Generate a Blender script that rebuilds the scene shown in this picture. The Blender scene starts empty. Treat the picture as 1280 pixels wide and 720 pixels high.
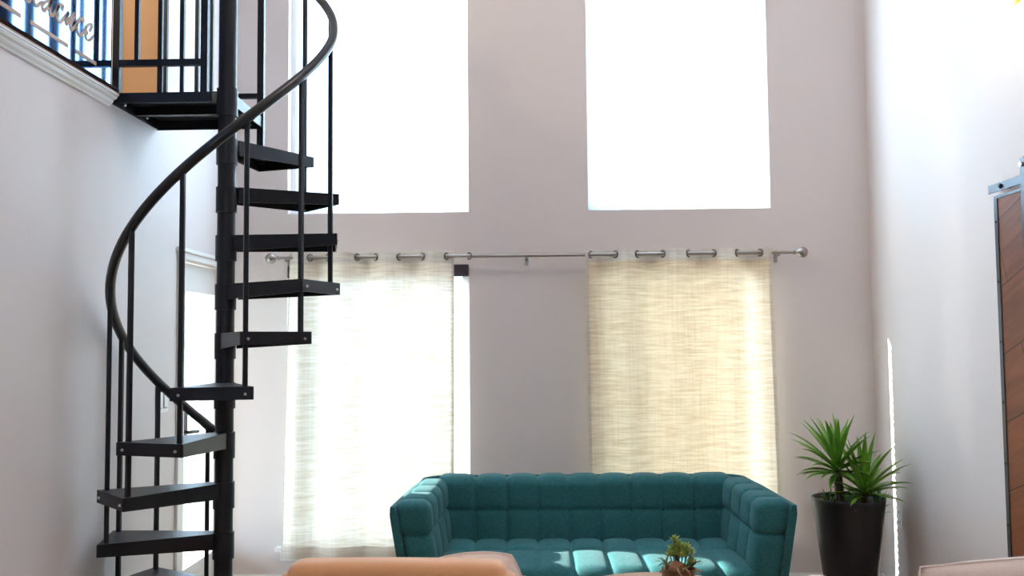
import bpy, bmesh, math, random
from mathutils import Vector, Matrix, noise as mnoise

random.seed(7)
SC = bpy.context.scene
COL = SC.collection
PI = math.pi
R = math.radians

# ------------------------------------------------------------------ room numbers (metres)
D = 5.786        # inner face of the wall with the windows (y)
XL = -1.95       # inner face of the left wall
XR = 2.075       # inner face of the right wall
YB = -3.4        # wall behind the viewer
ZC = 5.2         # ceiling
LOFT = 2.676     # level of the loft floor
CX, CY = -1.4113, 4.2121   # axis of the spiral staircase
RISE = 0.223

# ------------------------------------------------------------------ materials
def new_mat(name):
    m = bpy.data.materials.new(name)
    m.use_nodes = True
    nt = m.node_tree
    for n in list(nt.nodes):
        nt.nodes.remove(n)
    out = nt.nodes.new('ShaderNodeOutputMaterial')
    return m, nt, out


def N(nt, kind, **kw):
    n = nt.nodes.new(kind)
    for k, v in kw.items():
        if k in n.inputs.keys():
            n.inputs[k].default_value = v
        else:
            setattr(n, k, v)
    return n


def rgb(c):
    return (c[0], c[1], c[2], 1.0)


def pbr(name, col, rough=0.5, metal=0.0, col2=None, nscale=30, bump=0.0, bscale=200,
        stretch=(1, 1, 1), sheen=0.0, spec=0.5, coat=0.0, dist=0.002):
    m, nt, out = new_mat(name)
    b = N(nt, 'ShaderNodeBsdfPrincipled')
    b.inputs['Base Color'].default_value = rgb(col)
    b.inputs['Roughness'].default_value = rough
    b.inputs['Metallic'].default_value = metal
    b.inputs['Specular IOR Level'].default_value = spec
    b.inputs['Coat Weight'].default_value = coat
    if sheen:
        b.inputs['Sheen Weight'].default_value = sheen
        b.inputs['Sheen Roughness'].default_value = 0.45
    nt.links.new(b.outputs[0], out.inputs['Surface'])
    if col2 is not None or bump:
        tc = N(nt, 'ShaderNodeTexCoord')
        mp = N(nt, 'ShaderNodeMapping')
        mp.inputs['Scale'].default_value = stretch
        nt.links.new(tc.outputs['Object'], mp.inputs[0])
    if col2 is not None:
        nz = N(nt, 'ShaderNodeTexNoise', Scale=nscale, Detail=6.0, Roughness=0.6)
        nt.links.new(mp.outputs[0], nz.inputs['Vector'])
        cr = N(nt, 'ShaderNodeValToRGB')
        cr.color_ramp.elements[0].position = 0.32
        cr.color_ramp.elements[1].position = 0.68
        cr.color_ramp.elements[0].color = rgb(col)
        cr.color_ramp.elements[1].color = rgb(col2)
        nt.links.new(nz.outputs['Fac'], cr.inputs[0])
        nt.links.new(cr.outputs[0], b.inputs['Base Color'])
    if bump:
        nb = N(nt, 'ShaderNodeTexNoise', Scale=bscale, Detail=3.0)
        nt.links.new(mp.outputs[0], nb.inputs['Vector'])
        bp = N(nt, 'ShaderNodeBump', Strength=bump, Distance=dist)
        nt.links.new(nb.outputs['Fac'], bp.inputs['Height'])
        nt.links.new(bp.outputs[0], b.inputs['Normal'])
    return m


def fabric(name, ca, cb, rough=0.9, sheen=0.3, scale=380):
    """woven upholstery: two crossing thread directions plus slubs"""
    m, nt, out = new_mat(name)
    b = N(nt, 'ShaderNodeBsdfPrincipled', Roughness=rough)
    b.inputs['Sheen Weight'].default_value = sheen
    b.inputs['Sheen Roughness'].default_value = 0.5
    b.inputs['Specular IOR Level'].default_value = 0.25
    tc = N(nt, 'ShaderNodeTexCoord')
    facs = []
    for st in ((1, 1, 7), (7, 2, 1)):
        mp = N(nt, 'ShaderNodeMapping')
        mp.inputs['Scale'].default_value = st
        nt.links.new(tc.outputs['Object'], mp.inputs[0])
        nz = N(nt, 'ShaderNodeTexNoise', Scale=scale / 4, Detail=4.0, Roughness=0.7)
        nt.links.new(mp.outputs[0], nz.inputs['Vector'])
        facs.append(nz)
    ad = N(nt, 'ShaderNodeMath', operation='ADD')
    nt.links.new(facs[0].outputs['Fac'], ad.inputs[0])
    nt.links.new(facs[1].outputs['Fac'], ad.inputs[1])
    hf = N(nt, 'ShaderNodeMath', operation='MULTIPLY')
    hf.inputs[1].default_value = 0.5
    nt.links.new(ad.outputs[0], hf.inputs[0])
    cr = N(nt, 'ShaderNodeValToRGB')
    cr.color_ramp.elements[0].position = 0.36
    cr.color_ramp.elements[1].position = 0.64
    cr.color_ramp.elements[0].color = rgb(ca)
    cr.color_ramp.elements[1].color = rgb(cb)
    nt.links.new(hf.outputs[0], cr.inputs[0])
    nt.links.new(cr.outputs[0], b.inputs['Base Color'])
    bp = N(nt, 'ShaderNodeBump', Strength=0.35, Distance=0.002)
    nt.links.new(hf.outputs[0], bp.inputs['Height'])
    nt.links.new(bp.outputs[0], b.inputs['Normal'])
    nt.links.new(b.outputs[0], out.inputs['Surface'])
    return m


def curtain_mat(name, ca, cb, sheer, trans=0.6):
    """slubby linen sheer: horizontal thick and thin threads, lets light through"""
    m, nt, out = new_mat(name)
    tc = N(nt, 'ShaderNodeTexCoord')
    mp = N(nt, 'ShaderNodeMapping')
    mp.inputs['Scale'].default_value = (7, 1, 95)
    nt.links.new(tc.outputs['Object'], mp.inputs[0])
    nz = N(nt, 'ShaderNodeTexNoise', Scale=1.0, Detail=5.0, Roughness=0.65)
    nt.links.new(mp.outputs[0], nz.inputs['Vector'])
    mp2 = N(nt, 'ShaderNodeMapping')
    mp2.inputs['Scale'].default_value = (90, 1, 3)
    nt.links.new(tc.outputs['Object'], mp2.inputs[0])
    nz2 = N(nt, 'ShaderNodeTexNoise', Scale=1.0, Detail=3.0)
    nt.links.new(mp2.outputs[0], nz2.inputs['Vector'])
    mx = N(nt, 'ShaderNodeMath', operation='MULTIPLY_ADD')
    nt.links.new(nz2.outputs['Fac'], mx.inputs[0])
    mx.inputs[1].default_value = 0.25
    nt.links.new(nz.outputs['Fac'], mx.inputs[2])
    cr = N(nt, 'ShaderNodeValToRGB')
    cr.color_ramp.elements[0].position = 0.45
    cr.color_ramp.elements[1].position = 0.80
    cr.color_ramp.elements[0].color = rgb(ca)
    cr.color_ramp.elements[1].color = rgb(cb)
    nt.links.new(mx.outputs[0], cr.inputs[0])
    df = N(nt, 'ShaderNodeBsdfDiffuse')
    tl = N(nt, 'ShaderNodeBsdfTranslucent')
    tp = N(nt, 'ShaderNodeBsdfTransparent')
    nt.links.new(cr.outputs[0], df.inputs[0])
    nt.links.new(cr.outputs[0], tl.inputs[0])
    m1 = N(nt, 'ShaderNodeMixShader')
    m1.inputs[0].default_value = trans
    nt.links.new(df.outputs[0], m1.inputs[1])
    nt.links.new(tl.outputs[0], m1.inputs[2])
    sr = N(nt, 'ShaderNodeValToRGB')
    sr.color_ramp.elements[0].position = 0.45
    sr.color_ramp.elements[1].position = 0.80
    sr.color_ramp.elements[0].color = rgb((sheer[0],) * 3)
    sr.color_ramp.elements[1].color = rgb((sheer[1],) * 3)
    nt.links.new(mx.outputs[0], sr.inputs[0])
    m2 = N(nt, 'ShaderNodeMixShader')
    nt.links.new(sr.outputs[0], m2.inputs[0])
    nt.links.new(m1.outputs[0], m2.inputs[1])
    nt.links.new(tp.outputs[0], m2.inputs[2])
    nt.links.new(m2.outputs[0], out.inputs['Surface'])
    return m


def pane_mat(name, tint=(1, 1, 1), gloss=0.06):
    m, nt, out = new_mat(name)
    tp = N(nt, 'ShaderNodeBsdfTransparent')
    tp.inputs[0].default_value = rgb(tint)
    gl = N(nt, 'ShaderNodeBsdfGlossy', Roughness=0.02)
    mx = N(nt, 'ShaderNodeMixShader')
    mx.inputs[0].default_value = gloss
    nt.links.new(tp.outputs[0], mx.inputs[1])
    nt.links.new(gl.outputs[0], mx.inputs[2])
    nt.links.new(mx.outputs[0], out.inputs['Surface'])
    return m


def frosted_mat(name, col, clear):
    m, nt, out = new_mat(name)
    tl = N(nt, 'ShaderNodeBsdfTranslucent')
    tl.inputs[0].default_value = rgb(col)
    tp = N(nt, 'ShaderNodeBsdfTransparent')
    mx = N(nt, 'ShaderNodeMixShader')
    mx.inputs[0].default_value = clear
    nt.links.new(tl.outputs[0], mx.inputs[1])
    nt.links.new(tp.outputs[0], mx.inputs[2])
    nt.links.new(mx.outputs[0], out.inputs['Surface'])
    return m


def lamp_shade_mat(name, col, strength):
    m, nt, out = new_mat(name)
    df = N(nt, 'ShaderNodeBsdfTranslucent')
    df.inputs[0].default_value = rgb((0.9, 0.85, 0.75))
    em = N(nt, 'ShaderNodeEmission', Strength=strength)
    em.inputs[0].default_value = rgb(col)
    ad = N(nt, 'ShaderNodeAddShader')
    nt.links.new(df.outputs[0], ad.inputs[0])
    nt.links.new(em.outputs[0], ad.inputs[1])
    nt.links.new(ad.outputs[0], out.inputs['Surface'])
    return m


def plank_mat(name):
    """wide boards laid on a slant: grain runs along each board, thin dark joints"""
    m, nt, out = new_mat(name)
    tc = N(nt, 'ShaderNodeTexCoord')
    sep = N(nt, 'ShaderNodeSeparateXYZ')
    nt.links.new(tc.outputs['Object'], sep.inputs[0])
    cmb = N(nt, 'ShaderNodeCombineXYZ')
    nt.links.new(sep.outputs['Y'], cmb.inputs['X'])
    nt.links.new(sep.outputs['Z'], cmb.inputs['Y'])
    mp = N(nt, 'ShaderNodeMapping')
    mp.inputs['Rotation'].default_value = (0, 0, R(20))
    nt.links.new(cmb.outputs[0], mp.inputs[0])
    br = N(nt, 'ShaderNodeTexBrick', Scale=1.0)
    br.offset = 0.37
    br.inputs['Color1'].default_value = rgb((0.24, 0.072, 0.028))
    br.inputs['Color2'].default_value = rgb((0.16, 0.052, 0.022))
    br.inputs['Mortar'].default_value = rgb((0.02, 0.01, 0.006))
    br.inputs['Mortar Size'].default_value = 0.0025
    br.inputs['Brick Width'].default_value = 1.6
    br.inputs['Row Height'].default_value = 0.275
    nt.links.new(mp.outputs[0], br.inputs['Vector'])
    mg = N(nt, 'ShaderNodeMapping')
    mg.inputs['Scale'].default_value = (1.6, 14, 1)
    nt.links.new(mp.outputs[0], mg.inputs[0])
    nz = N(nt, 'ShaderNodeTexNoise', Scale=1.3, Detail=8.0, Roughness=0.62)
    nz.inputs['Distortion'].default_value = 1.1
    nt.links.new(mg.outputs[0], nz.inputs['Vector'])
    cr = N(nt, 'ShaderNodeValToRGB')
    cr.color_ramp.elements[0].position = 0.3
    cr.color_ramp.elements[1].position = 0.7
    cr.color_ramp.elements[0].color = rgb((0.68, 0.66, 0.64))
    cr.color_ramp.elements[1].color = rgb((1.15, 1.12, 1.1))
    nt.links.new(nz.outputs['Fac'], cr.inputs[0])
    mu = N(nt, 'ShaderNodeMixRGB', blend_type='MULTIPLY')
    mu.inputs[0].default_value = 1.0
    nt.links.new(br.outputs['Color'], mu.inputs[1])
    nt.links.new(cr.outputs[0], mu.inputs[2])
    b = N(nt, 'ShaderNodeBsdfPrincipled', Roughness=0.5)
    b.inputs['Specular IOR Level'].default_value = 0.3
    nt.links.new(mu.outputs[0], b.inputs['Base Color'])
    bp = N(nt, 'ShaderNodeBump', Strength=0.2, Distance=0.002)
    nt.links.new(nz.outputs['Fac'], bp.inputs['Height'])
    nt.links.new(bp.outputs[0], b.inputs['Normal'])
    nt.links.new(b.outputs[0], out.inputs['Surface'])
    return m


M = {}
M['wall'] = pbr('wall_paint', (0.70, 0.635, 0.62), 0.62, bump=0.25, bscale=170, spec=0.3)
M['ceiling'] = pbr('ceiling_paint', (0.80, 0.79, 0.78), 0.8, bump=0.2, bscale=120)
M['tan'] = pbr('tan_paint', (0.62, 0.36, 0.17), 0.6, bump=0.15, bscale=170)
M['trim'] = pbr('white_trim_paint', (0.82, 0.81, 0.80), 0.35)
M['vinyl'] = pbr('white_vinyl', (0.85, 0.86, 0.87), 0.35)
M['floor'] = pbr('floor_boards', (0.40, 0.26, 0.17), 0.4, col2=(0.52, 0.36, 0.25), nscale=6, stretch=(8, 0.8, 1))
M['carpet'] = pbr('loft_carpet', (0.16, 0.06, 0.035), 0.95, bump=0.6, bscale=300)
M['dark_band'] = pbr('dark_stained_nosing', (0.014, 0.005, 0.004), 0.85, spec=0.08)
M['ground'] = pbr('pale_ground', (0.42, 0.38, 0.33), 0.9, col2=(0.32, 0.33, 0.22), nscale=1.2)
M['black'] = pbr('black_powder_coat', (0.004, 0.006, 0.011), 0.42, bump=0.12, bscale=400, spec=0.35)
M['rail'] = pbr('black_handrail_vinyl', (0.005, 0.007, 0.012), 0.30, spec=0.5)
M['bolt'] = pbr('zinc_bolt', (0.55, 0.53, 0.50), 0.3, metal=1.0)
M['chrome'] = pbr('brushed_nickel', (0.36, 0.33, 0.31), 0.36, metal=1.0)
M['mirror'] = pbr('polished_flare_tinted_panel', (0.22, 0.40, 0.76), 0.05, metal=1.0)  # blue tint stands in for lens flare over the dark reflections
M['copper'] = pbr('copper_tan', (0.38, 0.19, 0.10), 0.45, metal=0.0)
M['teal'] = fabric('teal_wool', (0.007, 0.070, 0.082), (0.040, 0.165, 0.172), sheen=0.06, scale=260)
M['teal_dark'] = fabric('teal_wool_piping', (0.006, 0.055, 0.065), (0.012, 0.085, 0.095), sheen=0.15)
M['pink'] = fabric('dusty_pink_velvet', (0.78, 0.35, 0.15), (0.88, 0.44, 0.21), sheen=0.5, scale=500)
M['pink_pale'] = fabric('pale_pink_velvet', (0.86, 0.64, 0.54), (0.93, 0.76, 0.67), sheen=0.6, scale=420)
M['dark_wood'] = pbr('walnut', (0.12, 0.055, 0.028), 0.4, col2=(0.22, 0.11, 0.06), nscale=9, stretch=(1, 6, 6))
M['table_wood'] = pbr('pink_oak_table', (0.42, 0.24, 0.17), 0.35, col2=(0.55, 0.33, 0.24), nscale=7, stretch=(1, 9, 1))
M['planks'] = plank_mat('slanted_planks')
M['curtain_l'] = curtain_mat('sheer_linen_lit', (0.72, 0.62, 0.48), (0.95, 0.90, 0.80), (0.0, 0.03), 0.24)  # paler copy of the linen, stronger backlight put into its colour
M['curtain_r'] = curtain_mat('sheer_linen_dim', (0.64, 0.49, 0.33), (0.86, 0.74, 0.58), (0.0, 0.008), 0.37)  # darker copy of the same linen, weaker backlight put into its colour
M['hem'] = curtain_mat('linen_double_layer', (0.62, 0.56, 0.49), (0.80, 0.75, 0.68), (0.0, 0.02), 0.35)
M['grommet'] = pbr('gunmetal_ring', (0.16, 0.15, 0.15), 0.35, metal=1.0)
M['glass'] = pane_mat('window_glass', (0.96, 0.98, 0.98))
M['frosted'] = frosted_mat('frosted_film', (0.86, 0.94, 1.0), 0.10)
M['headrail'] = pbr('plum_headrail', (0.035, 0.018, 0.030), 0.4)
M['slat'] = pbr('white_blind_slat', (0.80, 0.80, 0.79), 0.45)
M['slat_tan'] = pbr('cream_blind_slat', (0.82, 0.76, 0.66), 0.5)
M['pot'] = pbr('black_planter', (0.006, 0.007, 0.010), 0.45, bump=0.15, bscale=60)
M['soil'] = pbr('potting_soil', (0.035, 0.018, 0.010), 0.95, col2=(0.10, 0.045, 0.025), nscale=60, bump=0.9, bscale=90, dist=0.01)
M['bark'] = pbr('palm_bark', (0.045, 0.030, 0.015), 0.9, col2=(0.09, 0.065, 0.03), nscale=30, bump=0.8, bscale=60, dist=0.01)
M['leaf'] = pbr('palm_leaf', (0.075, 0.230, 0.022), 0.36, col2=(0.20, 0.42, 0.04), nscale=6, spec=0.5)
M['leaf_dark'] = pbr('palm_leaf_dark', (0.03, 0.13, 0.03), 0.42, col2=(0.07, 0.22, 0.04), nscale=8)
M['succ'] = pbr('succulent_leaf', (0.24, 0.36, 0.06), 0.5, col2=(0.55, 0.62, 0.20), nscale=25)
M['airplant'] = pbr('airplant_leaf', (0.12, 0.22, 0.07), 0.6, col2=(0.36, 0.42, 0.22), nscale=20)
M['driftwood'] = pbr('driftwood', (0.28, 0.13, 0.06), 0.8, col2=(0.50, 0.27, 0.14), nscale=22, bump=0.8, bscale=60, dist=0.01)
M['bowl'] = pbr('brown_glazed_bowl', (0.07, 0.032, 0.016), 0.3, col2=(0.20, 0.10, 0.05), nscale=16)
M['plastic'] = pbr('white_plastic', (0.80, 0.79, 0.77), 0.35)
M['slot'] = pbr('dark_slot', (0.05, 0.05, 0.05), 0.6)
M['brass'] = pbr('brass', (0.70, 0.44, 0.12), 0.25, metal=1.0)
M['shade'] = lamp_shade_mat('glowing_opal_glass', (1.0, 0.80, 0.52), 1.6)
M['steel'] = pbr('dark_blue_steel', (0.045, 0.055, 0.07), 0.33, metal=0.6, spec=0.6)

# ------------------------------------------------------------------ mesh helpers
class MB:
    def __init__(self):
        self.bm = bmesh.new()

    def face(self, pts):
        vs = [self.bm.verts.new(p) for p in pts]
        return self.bm.faces.new(vs)

    def box(self, x0, x1, y0, y1, z0, z1, mtx=None):
        p = [(x0, y0, z0), (x1, y0, z0), (x1, y1, z0), (x0, y1, z0), (x0, y0, z1), (x1, y0, z1), (x1, y1, z1), (x0, y1, z1)]
        if mtx is not None:
            p = [mtx @ Vector(q) for q in p]
        v = [self.bm.verts.new(q) for q in p]
        for f in ((3, 2, 1, 0), (4, 5, 6, 7), (0, 1, 5, 4), (1, 2, 6, 5), (2, 3, 7, 6), (3, 0, 4, 7)):
            self.bm.faces.new([v[i] for i in f])
        return self

    def cbox(self, x0, x1, y0, y1, z0, z1, r=0.01, n=2):
        """box with rounded edges"""
        b = bmesh.new()
        bmesh.ops.create_cube(b, size=1)
        for v in b.verts:
            v.co = Vector(((x0 + x1) / 2 + v.co.x * (x1 - x0), (y0 + y1) / 2 + v.co.y * (y1 - y0), (z0 + z1) / 2 + v.co.z * (z1 - z0)))
        bmesh.ops.bevel(b, geom=list(b.edges), offset=r, segments=n, affect='EDGES', profile=0.5)
        self.merge(b)
        return self

    def merge(self, b, mtx=None):
        mp = {}
        for v in b.verts:
            mp[v] = self.bm.verts.new(mtx @ v.co if mtx is not None else v.co)
        for f in b.faces:
            try:
                self.bm.faces.new([mp[v] for v in f.verts])
            except ValueError:
                pass
        b.free()

    def prism(self, poly, z0, z1):
        """poly: xy points counter-clockwise; z may be callables of the point"""
        a = [self.bm.verts.new((x, y, z0(x, y) if callable(z0) else z0)) for x, y in poly]
        b = [self.bm.verts.new((x, y, z1(x, y) if callable(z1) else z1)) for x, y in poly]
        n = len(poly)
        self.bm.faces.new(a[::-1])
        self.bm.faces.new(b)
        for i in range(n):
            j = (i + 1) % n
            self.bm.faces.new((a[i], a[j], b[j], b[i]))
        return self

    def tube(self, pts, r, n=12, cap=True, closed=False):
        pts = [Vector(p) for p in pts]
        rr = r if callable(r) else (lambda t: r)
        L = len(pts)
        rings = []
        prev = None
        for i, p in enumerate(pts):
            if closed:
                t = (pts[(i + 1) % L] - pts[(i - 1) % L])
            else:
                t = (pts[min(i + 1, L - 1)] - pts[max(i - 1, 0)])
            t.normalize()
            if prev is None:
                a = Vector((0, 0, 1)) if abs(t.z) < 0.9 else Vector((1, 0, 0))
                u = t.cross(a).normalized()
            else:
                u = (prev - t * prev.dot(t))
                u = u.normalized() if u.length > 1e-6 else t.orthogonal().normalized()
            prev = u
            w = t.cross(u)
            q = rr(i / max(L - 1, 1))
            rings.append([self.bm.verts.new(p + (u * math.cos(2 * PI * k / n) + w * math.sin(2 * PI * k / n)) * q) for k in range(n)])
        for i in range(L if closed else L - 1):
            a, b = rings[i], rings[(i + 1) % L]
            for k in range(n):
                self.bm.faces.new((a[k], a[(k + 1) % n], b[(k + 1) % n], b[k]))
        if cap and not closed:
            self.bm.faces.new(rings[0][::-1])
            self.bm.faces.new(rings[-1])
        return self

    def lathe(self, prof, n=32, c=(0, 0, 0), cap=True, mtx=None):
        """prof: (radius, height) from bottom to top"""
        rings = []
        for r, z in prof:
            ring = []
            for k in range(n):
                p = Vector((c[0] + r * math.cos(2 * PI * k / n), c[1] + r * math.sin(2 * PI * k / n), c[2] + z))
                ring.append(self.bm.verts.new(mtx @ p if mtx is not None else p))
            rings.append(ring)
        for i in range(len(rings) - 1):
            a, b = rings[i], rings[i + 1]
            for k in range(n):
                self.bm.faces.new((a[k], a[(k + 1) % n], b[(k + 1) % n], b[k]))
        if cap:
            self.bm.faces.new(rings[0][::-1])
            self.bm.faces.new(rings[-1])
        return self

    def sphere(self, c, r, n=12, sx=1, sy=1, sz=1):
        b = bmesh.new()
        bmesh.ops.create_uvsphere(b, u_segments=n * 2, v_segments=n, radius=r)
        for v in b.verts:
            v.co = Vector((c[0] + v.co.x * sx, c[1] + v.co.y * sy, c[2] + v.co.z * sz))
        self.merge(b)
        return self

    def grid(self, nu, nv, fn):
        vs = [[self.bm.verts.new(fn(i / nu, j / nv)) for j in range(nv + 1)] for i in range(nu + 1)]
        for i in range(nu):
            for j in range(nv):
                self.bm.faces.new((vs[i][j], vs[i + 1][j], vs[i + 1][j + 1], vs[i][j + 1]))
        return self

    def build(self, name, mat, parent=None, smooth=False, bevel=0.0):
        bm = self.bm
        bmesh.ops.recalc_face_normals(bm, faces=list(bm.faces))
        if bevel:
            bmesh.ops.bevel(bm, geom=list(bm.edges), offset=bevel, segments=2, affect='EDGES', profile=0.5)
        me = bpy.data.meshes.new(name)
        bm.to_mesh(me)
        bm.free()
        if smooth:
            me.polygons.foreach_set('use_smooth', [True] * len(me.polygons))
            if smooth != 'full':
                me.set_sharp_from_angle(angle=R(40))
        me.materials.append(mat)
        o = bpy.data.objects.new(name, me)
        COL.objects.link(o)
        if parent is not None:
            o.parent = parent
            o.matrix_parent_inverse = parent_world(parent).inverted()
        return o


def parent_world(o):
    if o.parent is None:
        return o.matrix_basis.copy()
    return parent_world(o.parent) @ o.matrix_parent_inverse @ o.matrix_basis


def tag(o, label, cat, group=None):
    o['label'] = label
    o['category'] = cat
    if group:
        o['group'] = group
    return o


def thing(name, label, cat, loc=(0, 0, 0), group=None):
    o = bpy.data.objects.new(name, None)
    o.empty_display_size = 0.1
    o.location = loc
    COL.objects.link(o)
    return tag(o, label, cat, group)


def struct(o):
    o['kind'] = 'structure'
    return o


def holed(axis, f0, f1, a0, a1, z0, z1, holes):
    """slab normal to an axis with rectangular openings. axis 'y': a = x. axis 'x': a = y."""
    As = sorted({a0, a1, *[h[0] for h in holes], *[h[1] for h in holes]})
    Zs = sorted({z0, z1, *[h[2] for h in holes], *[h[3] for h in holes]})
    full = {}
    for i in range(len(As) - 1):
        for j in range(len(Zs) - 1):
            ca, cz = (As[i] + As[i + 1]) / 2, (Zs[j] + Zs[j + 1]) / 2
            full[i, j] = not any(h[0] < ca < h[1] and h[2] < cz < h[3] for h in holes)
    mb = MB()

    def P(a, f, z):
        return (a, f, z) if axis == 'y' else (f, a, z)
    for (i, j), on in full.items():
        if not on:
            continue
        A0, A1, Z0, Z1 = As[i], As[i + 1], Zs[j], Zs[j + 1]
        mb.face([P(A0, f0, Z0), P(A1, f0, Z0), P(A1, f0, Z1), P(A0, f0, Z1)])
        mb.face([P(A0, f1, Z0), P(A0, f1, Z1), P(A1, f1, Z1), P(A1, f1, Z0)])
        if not full.get((i - 1, j)):
            mb.face([P(A0, f0, Z0), P(A0, f0, Z1), P(A0, f1, Z1), P(A0, f1, Z0)])
        if not full.get((i + 1, j)):
            mb.face([P(A1, f0, Z0), P(A1, f1, Z0), P(A1, f1, Z1), P(A1, f0, Z1)])
        if not full.get((i, j - 1)):
            mb.face([P(A0, f0, Z0), P(A0, f1, Z0), P(A1, f1, Z0), P(A1, f0, Z0)])
        if not full.get((i, j + 1)):
            mb.face([P(A0, f0, Z1), P(A1, f0, Z1), P(A1, f1, Z1), P(A0, f1, Z1)])
    bmesh.ops.remove_doubles(mb.bm, verts=list(mb.bm.verts), dist=1e-5)
    return mb


def rbox_pts(sx, sy, sz, r, n):
    """rounded box as (verts, faces, normals); n = cells per axis"""
    hx, hy, hz = sx / 2, sy / 2, sz / 2
    idx, verts, norms, faces = {}, [], [], []

    def vert(i, j, k):
        key = (i, j, k)
        if key in idx:
            return idx[key]
        p = Vector((-hx + sx * i / n[0], -hy + sy * j / n[1], -hz + sz * k / n[2]))
        q = Vector((max(-hx + r, min(hx - r, p.x)), max(-hy + r, min(hy - r, p.y)), max(-hz + r, min(hz - r, p.z))))
        d = p - q
        if d.length < 1e-9:
            d = Vector((0, 0, 1))
        d.normalize()
        idx[key] = len(verts)
        verts.append(q + d * r)
        norms.append(d)
        return idx[key]
    nx, ny, nz = n
    for i in range(nx):
        for j in range(ny):
            faces.append([vert(i, j, 0), vert(i, j + 1, 0), vert(i + 1, j + 1, 0), vert(i + 1, j, 0)])
            faces.append([vert(i, j, nz), vert(i + 1, j, nz), vert(i + 1, j + 1, nz), vert(i, j + 1, nz)])
    for i in range(nx):
        for k in range(nz):
            faces.append([vert(i, 0, k), vert(i + 1, 0, k), vert(i + 1, 0, k + 1), vert(i, 0, k + 1)])
            faces.append([vert(i, ny, k), vert(i, ny, k + 1), vert(i + 1, ny, k + 1), vert(i + 1, ny, k)])
    for j in range(ny):
        for k in range(nz):
            faces.append([vert(0, j, k), vert(0, j, k + 1), vert(0, j + 1, k + 1), vert(0, j + 1, k)])
            faces.append([vert(nx, j, k), vert(nx, j + 1, k), vert(nx, j + 1, k + 1), vert(nx, j, k + 1)])
    return verts, faces, norms


def tufted(sx, sy, sz, r, n, seams, depth, warp):
    """rounded upholstered block, pulled in along the seam planes. seams: {axis: [positions]} in block space"""
    V, F, NN = rbox_pts(sx, sy, sz, r, n)
    half = (sx / 2, sy / 2, sz / 2)
    out = []
    for p, nn in zip(V, NN):
        f = 1.0
        for ax, cuts in seams.items():
            cs = [-half[ax]] + sorted(cuts) + [half[ax]]
            for a, b in zip(cs, cs[1:]):
                if a - 1e-6 <= p[ax] <= b + 1e-6:
                    t = (p[ax] - a) / (b - a)
                    # outermost ends keep their fullness; only the stitched sides pull in
                    lo = 1.0 if a == cs[0] else min(1.0, t * 2)
                    hi = 1.0 if b == cs[-1] else min(1.0, (1 - t) * 2)
                    w = min(lo, hi)
                    f *= 1 - 0.42 * (1 - w) ** 2.6 - 0.58 * (1 - w) ** 14
                    break
        out.append(warp(p - nn * depth * (1 - f), p))
    mb = MB()
    vs = [mb.bm.verts.new(p) for p in out]
    for f in F:
        mb.bm.faces.new([vs[i] for i in f])
    return mb


# ------------------------------------------------------------------ room shell
WT = 0.17
W1 = (-1.55, -0.41)     # left pair of windows (x range)
W2 = (0.338, 1.468)     # right pair
ZU0, ZU1 = 2.33, 4.25   # upper windows
ZL0, ZL1 = 0.275, 2.0   # lower windows
DY0, DY1, DZ1 = 5.105, 5.715, 1.99   # glazed door opening in the left wall

holes = [(*W1, ZU0, ZU1), (*W2, ZU0, ZU1), (*W1, ZL0, ZL1), (*W2, ZL0, ZL1)]
struct(holed('y', D, D + WT, XL - 0.12, XR + WT, -0.1, ZC, holes).build('wall_back', M['wall']))
struct(holed('x', XR, XR + WT, YB, D, -0.1, ZC, []).build('wall_right', M['wall']))
OPEN1 = 4.775           # far end of the loft opening
struct(holed('x', XL - 0.12, XL, YB, D, -0.1, ZC, [(DY0, DY1, -0.2, DZ1), (YB - 1, OPEN1, LOFT, ZC + 1)]).build('wall_left', M['wall']))
struct(MB().box(XL - 0.12, XR + WT, YB - 0.2, D + WT, -0.2, -0.1 + 0.1).build('floor', M['floor']))
mb = MB()
mb.prism([(-6.12, YB - 0.2), (XR + WT, YB - 0.2), (XR + WT, D + WT), (XL - 0.12, D + WT), (XL - 0.12, OPEN1 + 0.12), (-6.12, OPEN1 + 0.12)], ZC, ZC + 0.15)
struct(mb.build('ceiling', M['ceiling']))
struct(holed('y', YB - 0.15, YB, -6.12, XR + WT, -0.1, ZC, [(-0.6, 0.8, 2.9, 4.2)]).build('wall_rear', M['wall']))  # opening put in to let fill daylight onto the window wall
# loft on the left, above the room below it
struct(MB().box(-6.0, XL - 0.12, YB, OPEN1, LOFT - 0.22, LOFT).build('floor_loft', M['carpet']))
struct(MB().box(-6.0, XL - 0.12, OPEN1, OPEN1 + 0.12, LOFT - 0.22, ZC).build('wall_loft', M['tan']))
struct(MB().box(-6.12, -6.0, YB, OPEN1 + 0.12, LOFT - 0.22, ZC).build('wall_far_left', M['tan']))
# a thin tan-painted jamb liner and a white door casing on the loft wall
struct(MB().box(XL - 0.119, XL - 0.001, OPEN1 - 0.004, OPEN1, LOFT, ZC).build('trim_5', M['tan']))
struct(MB().box(-2.30, -2.175, OPEN1 - 0.035, OPEN1, LOFT, 4.8).build('trim_4', M['trim'], bevel=0.004))
struct(MB().box(-40, 40, -40, 60, -0.35, -0.2).build('ground', M['ground']))

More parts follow.
